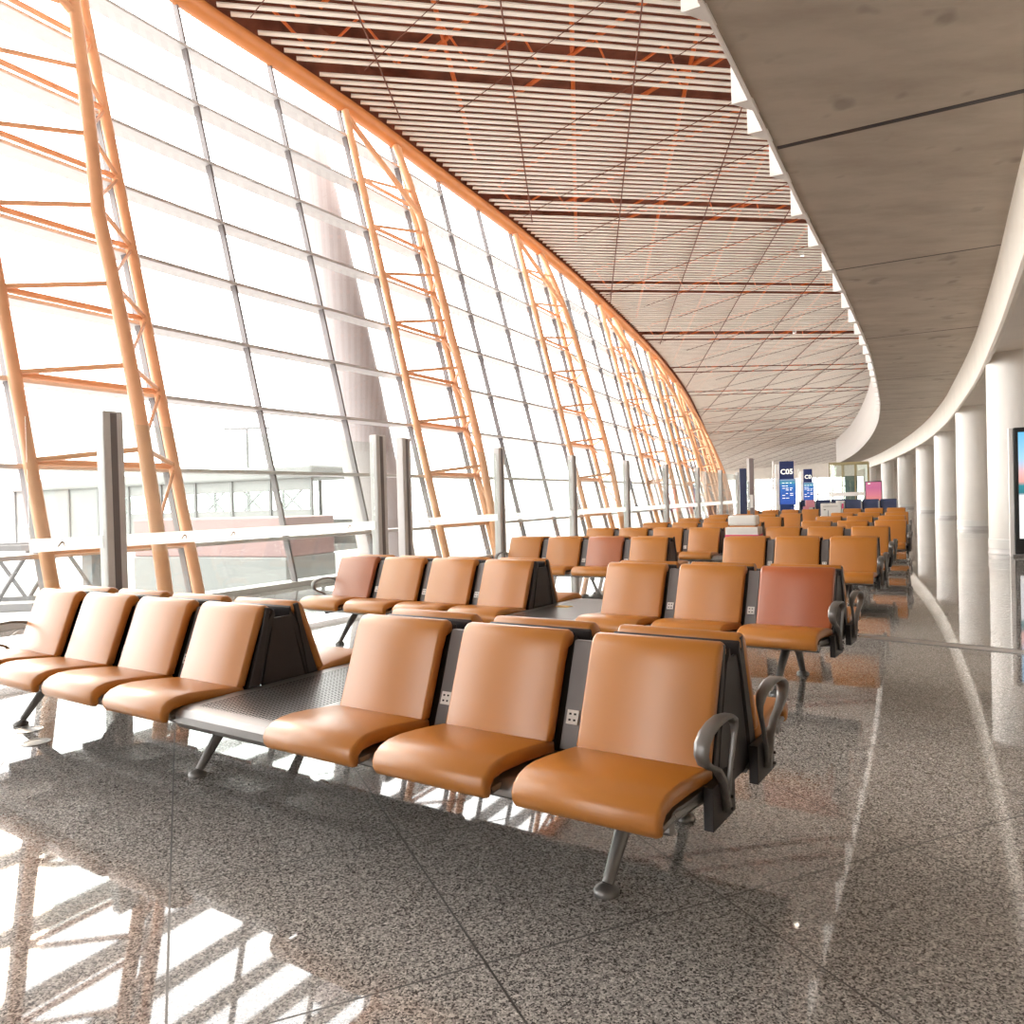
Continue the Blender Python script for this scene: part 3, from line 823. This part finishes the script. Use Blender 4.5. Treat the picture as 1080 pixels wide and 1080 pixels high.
def gate_sign(loc, rz, label, word, s=1., wide=.52):
    root = empty('gate_sign', loc, rz)
    mb = MB(); mb.box((-wide/2,-.09,0),(wide/2,.09,.98*s)); mb.build('pedestal', M['navypanel'], root, bevel=.01)
    mb = MB(); mb.box((-wide/2-.02,-.13,.92*s),(wide/2+.06,-.02,1.93*s)); f_ = mb.build('screen_frame', M['navypanel'], root, bevel=.01)
    mb = MB(); mb.box((-wide/2+.0,-.006,0),(wide/2+.03,.0,.95*s)); sc_ = mb.build('screen', bluescreen, f_); sc_.location = (0,-.133,.95*s)
    mb = MB(); mb.cur = 0
    rnd = random.Random(3)
    for zz in (.80,.69,.60,.53,.40,.33,.22):
        for xx in (-.18,-.05,.10):
            if rnd.random() < .75: mb.box((xx,-.1415,(.95+zz)*s),(xx+.06+.06*rnd.random(),-.139,(.95+zz)*s+.022))
    mb.build('screen_rows', M['lit'], f_)
    mb = MB(); mb.box((-wide/2,-.10,1.93*s),(wide/2,.10,2.60*s)); h_ = mb.build('head_panel', M['navylit'], root, bevel=.01)
    text(word, .27*s, M['lit'], h_, (.0,-.104,2.19*s), (math.pi/2,0,0))
    mb = MB(); mb.box((-wide/2-.16,-.08,0),(-wide/2-.005,.08,2.5*s)); mb.build('side_post', M['parapet'], root, bevel=.01)
    mb = MB(); mb.box((-wide/2-.26,-.03,0),(-wide/2-.20,.03,2.62*s)); mb.build('support_pole', M['parapet'], root, bevel=.01)
    tag(root, label, 'sign', 'gate signs'); return root
gate_sign((10.62,30.0,0), -.25, 'blue gate sign reading C05 with a lit departure screen', 'C05')
gate_sign((15.36,40.3,0), -.25, 'washed out navy gate sign beyond the C05 sign', 'C0', 1.0, .42)
# dark post and steel pillar at the end of the partition
mb = MB(); mb.box((-.09,-.09,0),(.09,.09,2.10)); o = mb.build('dark_post', M['navy'], bevel=.01); o.location = (6.62,22.2,0); o.rotation_euler = (0,0,-.4)
tag(o, 'slim dark navy post rising behind the seats, left of the C05 sign', 'post')
root = empty('steel_pillar', (7.35,23.9,0), -.4)
mb = MB(); mb.box((-.02,-.10,0),(.10,.10,2.46)); mb.build('shaft', noisy('brown_grey_cladding', (.22,.17,.16), .4, .3), root, bevel=.01)
mb = MB(); mb.box((-.09,-.08,1.75),(-.02,.08,2.46)); mb.build('side_light', M['parapet'], root, bevel=.005)
mb = MB(); mb.box((-.01,-.105,.95),(.075,-.098,1.35)); mb.build('notice', M['parapet'], root)
tag(root, 'brown grey pillar with a white notice just right of the dark navy post', 'pillar')
# pink display totem
root = empty('display_screen', (15.45,33.2,0), -.35)
pinks = screen_mat('pink_screen_picture', [(0,(.80,.28,.22)),(.35,(.75,.22,.28)),(.7,(.62,.15,.30)),(1,(.68,.18,.32))], 1.0, 2, .0, .85)
mb = MB(); mb.box((-.33,-.05,.86),(.33,.05,1.79)); b_ = mb.build('casing', M['dark'], root, bevel=.01)
mb = MB(); mb.box((-.30,-.004,0),(.30,0,.85)); s_ = mb.build('screen', pinks, b_); s_.location = (0,-.052,.90)
mb = MB(); mb.box((-.22,-.0065,.77),(-.12,-.003,.81)); l_ = mb.build('white_mark', M['lit'], b_); l_.location = (0,-.052,.90)
mb = MB(); mb.box((-.06,-.03,.02),(.06,.03,.87)); mb.build('stand', M['dark'], root); mb = MB(); mb.box((-.28,-.18,0),(.28,.18,.03)); mb.build('base_plate', M['dark'], root)
tag(root, 'pink lit display screen in front of the far white columns', 'display screen')
# tall display at the right edge
a_ = math.radians(-24)
root = empty('tall_display', (10.285,14.83,0), a_)
wide = screen_mat('tall_screen_picture', [(0,(.75,.74,.74)),(.40,(.80,.80,.82)),(.43,(.02,.16,.20)),(.50,(.02,.22,.26)),(.54,(.80,.35,.30)),(.62,(.75,.45,.45)),(.75,(.35,.60,.80)),(1,(.12,.45,.75))], 1.4, 2, .0, 2.05)
mb = MB(); mb.box((-.60,-.07,.06),(.60,.07,2.50)); b_ = mb.build('casing', M['black'], root, bevel=.015)
mb = MB(); mb.box((-.53,-.004,0),(.53,0,2.05)); s_ = mb.build('screen', wide, b_); s_.location = (0,-.072,.36)
mb = MB(); mb.box((-.64,-.10,0),(.64,.10,.05)); mb.build('base_plate', M['frame'], root, bevel=.01)
mb = MB(); mb.box((-.68,-.02,0),(-.60,.07,2.50)); mb.build('edge_trim', M['parapet'], root, bevel=.01)
tag(root, 'tall black framed display screen at the right edge, before the nearest column', 'display screen')

# navy high backed seats beyond the tan block
def navy_seats(loc, rz, n_, label):
    root = empty('navy_seat_bench', loc, rz); w = .62
    for i in range(n_):
        x = (i-(n_-1)/2)*w
        mb = MB(); pr = [(.16,.42),(.10,.75),(.06,1.03),(.0,1.06),(-.05,1.03),(-.02,.72),(.05,.40)]
        mb.rings([[Vector((xx,-a,z)) for a, z in pr] for xx in (x-.285,x+.285)]); mb.build('backrest', M['navy'], root, bevel=.02)
        mb = MB(); mb.box((x-.285,-.62,.36),(x+.285,-.12,.46)); mb.build('seat', M['navy'], root, bevel=.03)
    for i in range(n_+1):
        x = (i-n_/2)*w
        mb = MB(); mb.box((x-.022,-.20,.0),(x+.022,-.02,1.0)); mb.build('divider', M['steel'], root, bevel=.005)
    tag(root, label, 'seat bench', 'navy seats')
navy_seats((13.85,30.0,0), -.55, 3, 'navy high backed seats in front of the pink screen')
navy_seats((13.4,33.5,0), -.45, 3, 'navy high backed seats between the gate signs and the white notice box')
root = empty('leaflet_stand', (11.55,30.3,0), -.3)
mb = MB(); mb.box((-.18,-.10,0),(.16,.10,.80)); mb.build('body', M['white'], root, bevel=.01)
mb = MB(); mb.box((-.10,-.12,.80),(.22,.06,1.08)); mb.build('upper_panel', M['palepink'], root, bevel=.01)
mb = MB(); mb.box((-.20,-.125,.62),(.02,-.10,.84)); mb.build('lower_panel', M['palepink'], root, bevel=.01)
tag(root, 'small pink and white leaflet stand right of the C05 sign', 'leaflet stand')
root = empty('ticket_box', (13.05,30.9,0), -.3)
mb = MB(); mb.box((-.15,-.10,0),(.15,.10,1.02)); mb.build('body', M['white'], root, bevel=.01)
mb = MB(); mb.box((-.153,-.103,.70),(.153,.103,.90)); mb.build('band', M['pink'], root)
tag(root, 'narrow white box with a pink band between the navy seats', 'box')

# glazed lift enclosure under the far end of the balcony
root = empty('glass_lift_enclosure', (26.3,60.5,0), -.45)
for x in (-1.35,-.45,.45,1.35):
    for y in (-1.2,1.2):
        mb = MB(); mb.box((x-.04,y-.04,0),(x+.04,y+.04,3.6)); mb.build('corner_post' if abs(x) > 1 else 'post', M['gold'], root)
for y in (-1.2,1.2):
    mb = MB(); mb.box((-1.35,y-.02,.05),(1.35,y+.02,3.55)); mb.build('glass_side', M['pglass'], root)
    mb = MB(); mb.box((-1.4,y-.05,1.05),(1.4,y+.05,1.35)); mb.build('white_band', M['parapet'], root)
    mb = MB(); mb.box((-1.4,y-.06,3.5),(1.4,y+.06,3.65)); mb.build('top_rail', M['gold'], root)
mb = MB(); mb.box((-.30,-.8,.1),(.55,.8,2.6)); mb.build('lift_car', noisy('green_grey_glass_panel', (.14,.20,.17), .3), root, bevel=.02)
tag(root, 'glazed lift enclosure with gold posts and a white band under the balcony end', 'lift')

# far end of the concourse: glazed screen with pale posts
win2 = tag(empty('window_2'), kind='structure')
for i in range(15):
    x = 44+3.0*i
    mb = MB(); mb.box((x-.12,150-.12,0),(x+.12,150.12,9)); mb.build('mullion', M['parapet'], win2)
mb = MB(); mb.box((40,149.7,4.3),(90,150.3,10)); mb.build('header', M['cream'], win2)
for z in (1.1,2.6):
    mb = MB(); mb.box((44,149.95,z-.08),(86,150.05,z+.08)); mb.build('transom', M['parapet'], win2)
mb = MB(); mb.box((44,149.98,0),(86,150.02,4.4)); mb.build('pane', M['glass'], win2)

# ------------------------------------------------------------------ outside
mb = MB(); mb.add([(-400,-200,-4.5),(200,-200,-4.5),(200,600,-4.5),(-400,600,-4.5)], [(0,1,2,3)]); tag(mb.build('apron_ground', M['tarmac']), kind='structure')
# boarding bridge beyond the glass
a = Vector((-25.8,43)); b = Vector((-7.6,33.8)); t = (b-a).normalized(); Lb = (b-a).length
root = empty('boarding_bridge', (a.x,a.y,0), math.atan2(t.y,t.x))
mb = MB(); mb.box((0,-1.6,-.6),(Lb,1.6,-.35)); mb.box((0,-1.6,-.35),(Lb,-1.5,.75)); mb.box((0,1.5,-.35),(Lb,1.6,.75)); mb.build('lower_walls', M['bridge'], root)
mb = MB(); mb.box((-.2,-1.8,2.55),(Lb+.2,1.8,3.1)); mb.build('roof', M['bridge'], root, bevel=.1)
nb = 9
for i in range(nb+1):
    x = Lb*i/nb
    for y in (-1.6,1.6):
        mb = MB(); mb.box((x-.06,y-.06,-.6),(x+.06,y+.06,2.6)); mb.build('post', M['bridged'], root)
for i in range(nb):
    x0 = Lb*i/nb; x1 = Lb*(i+1)/nb
    if i < 3: mb = MB(); mb.box((x0+.06,-1.58,.75),(x1-.06,-1.52,2.55)); mb.build('wall_panel', M['bridge'], root)
    else:
        mb = MB(); mb.box((x0+.06,-1.56,.75),(x1-.06,-1.54,2.55)); mb.build('window', M['pglass'], root)
        mb = MB(); mb.box((x0+.06,-1.58,.75),(x1-.06,-1.52,1.25)); mb.box((x0+.06,-1.58,2.05),(x1-.06,-1.52,2.55)); mb.build('wall_panel', M['bridge'], root)
        if i < 6: continue
        mb = MB(); mb.tube([(x0,-1.5,.75),(x1,-1.5,2.55)], .05, 6); mb.build('cross_brace', M['bridged'], root)
        mb = MB(); mb.tube([(x1,-1.5,.75),(x0,-1.5,2.55)], .05, 6); mb.build('cross_brace', M['bridged'], root)
for x in (4,15):
    mb = MB(); mb.box((x-.4,-.4,-4.5),(x+.4,.4,-.6)); mb.build('leg', M['bridged'], root)
tag(root, 'pale grey boarding bridge outside the glass at the left', 'boarding bridge')
# red cabin of the bridge, nearer the glass
root = empty('bridge_cabin', (-9.6,26.5,-.0), math.radians(-24))
mb = MB(); mb.box((-3.2,-1.2,-.2),(3.4,1.2,1.05)); mb.build('red_side', M['redbox'], root, bevel=.04)
mb = MB(); mb.box((-3.2,-1.25,-1.5),(3.4,1.25,-.2)); mb.build('white_skirt', M['bridge'], root, bevel=.04)
for x in (-2.6,2.8):
    mb = MB(); mb.box((x-.25,-.5,-4.5),(x+.25,.5,-1.5)); mb.build('leg', M['bridged'], root)
tag(root, 'red sided bridge cabin with a white skirt outside the glass', 'bridge cabin')
# leaning red column outside
mb = MB(); pc = Vector((-2.22,18.45,-4.5)); top = Vector((-5.224,20.5,11.6))
mb.tube([pc, pc.lerp(top,.55), top], [.70,.66,.46], 20); o = mb.build('outside_column', M['outcol'], smooth=True)
tag(o, 'glare washed red leaning column outside the glass, behind the paired partition posts', 'column')
mb = MB(); mb.tube([(-16.2,48,-4.5),(-16.2,48,6.2)], [.14,.09], 8); o = mb.build('light_mast', M['bridged'])
mb = MB(); mb.box((-17.6,47.9,6.2),(-14.8,48.1,6.35)); mb.build('lamp_bar', M['bridged'], o)
tag(o, 'thin floodlight mast outside, above the boarding bridge', 'light mast')
# truss gangway low at the left
root = empty('gangway_truss', (-13.5,17.5,0), math.radians(8))
for y in (-.8,.8):
    mb = MB(); mb.box((-6,y-.06,.55),(3.6,y+.06,.68)); mb.build('top_rail', M['bridged'], root); mb = MB(); mb.box((-6,y-.08,-.75),(3.6,y+.08,-.6)); mb.build('bottom_rail', M['bridged'], root)
    for i in range(6):
        x = -6+1.6*i; mb = MB(); mb.tube([(x,y,-.7),(x+.8,y,.6)], .05, 6); mb.build('brace', M['bridged'], root); mb = MB(); mb.tube([(x+.8,y,.6),(x+1.6,y,-.7)], .05, 6); mb.build('brace', M['bridged'], root)
mb = MB(); mb.box((-6,-.8,-.8),(3.6,.8,-.7)); mb.build('deck', M['bridge'], root)
mb = MB(); mb.box((-1.5,-.3,-4.5),(-.9,.3,-.8)); mb.build('leg', M['bridged'], root)
tag(root, 'low grey truss gangway outside the glass at the left edge', 'gangway')

# ------------------------------------------------------------------ light
w = bpy.data.worlds.new('hazy_sky'); sc.world = w; w.use_nodes = True
bg = w.node_tree.nodes['Background']; bg.inputs[0].default_value = (1,.985,.965,1); bg.inputs[1].default_value = 8.5
sd = bpy.data.lights.new('sun', 'SUN'); sd.energy = 2.0; sd.angle = math.radians(12); sd.color = (1,.80,.62)
so = bpy.data.objects.new('sun', sd); col.objects.link(so)
dv3 = Vector((-.62,.80,.42)).normalized(); so.rotation_euler = dv3.to_track_quat('Z','Y').to_euler(); so.location = (-20,25,20)

# ------------------------------------------------------------------ camera
f, pitch, roll = 820.2, -.0137, .0271
cd = bpy.data.cameras.new('camera'); cam = bpy.data.objects.new('camera', cd); col.objects.link(cam)
cd.sensor_width = 36; cd.lens = f/1080*36; cd.clip_end = 1000; cd.clip_start = .05
F = Vector((0, math.cos(pitch), math.sin(pitch))); Rr = Vector((1,0,0)); D = -(Rr.cross(F))
c, s = math.cos(roll), math.sin(roll)
right_ = Rr*c + D*s
down_ = -Rr*s + D*c
# image x = X c + Y s ; image y = -X s + Y c, with X right and Y down in the level frame
up_ = -down_; back_ = -F
cam.matrix_world = Matrix(((right_.x,up_.x,back_.x,0),(right_.y,up_.y,back_.y,0),(right_.z,up_.z,back_.z,H),(0,0,0,1)))
sc.camera = cam
try:
    sc.cycles.use_denoising = True; sc.cycles.transparent_max_bounces = 24; sc.cycles.max_bounces = 10; sc.cycles.diffuse_bounces = 6
    sc.cycles.sample_clamp_indirect = 10
except Exception: pass
sc.view_settings.view_transform = 'Standard'; sc.view_settings.look = 'None'; sc.view_settings.gamma = 1; sc.view_settings.exposure = -.05
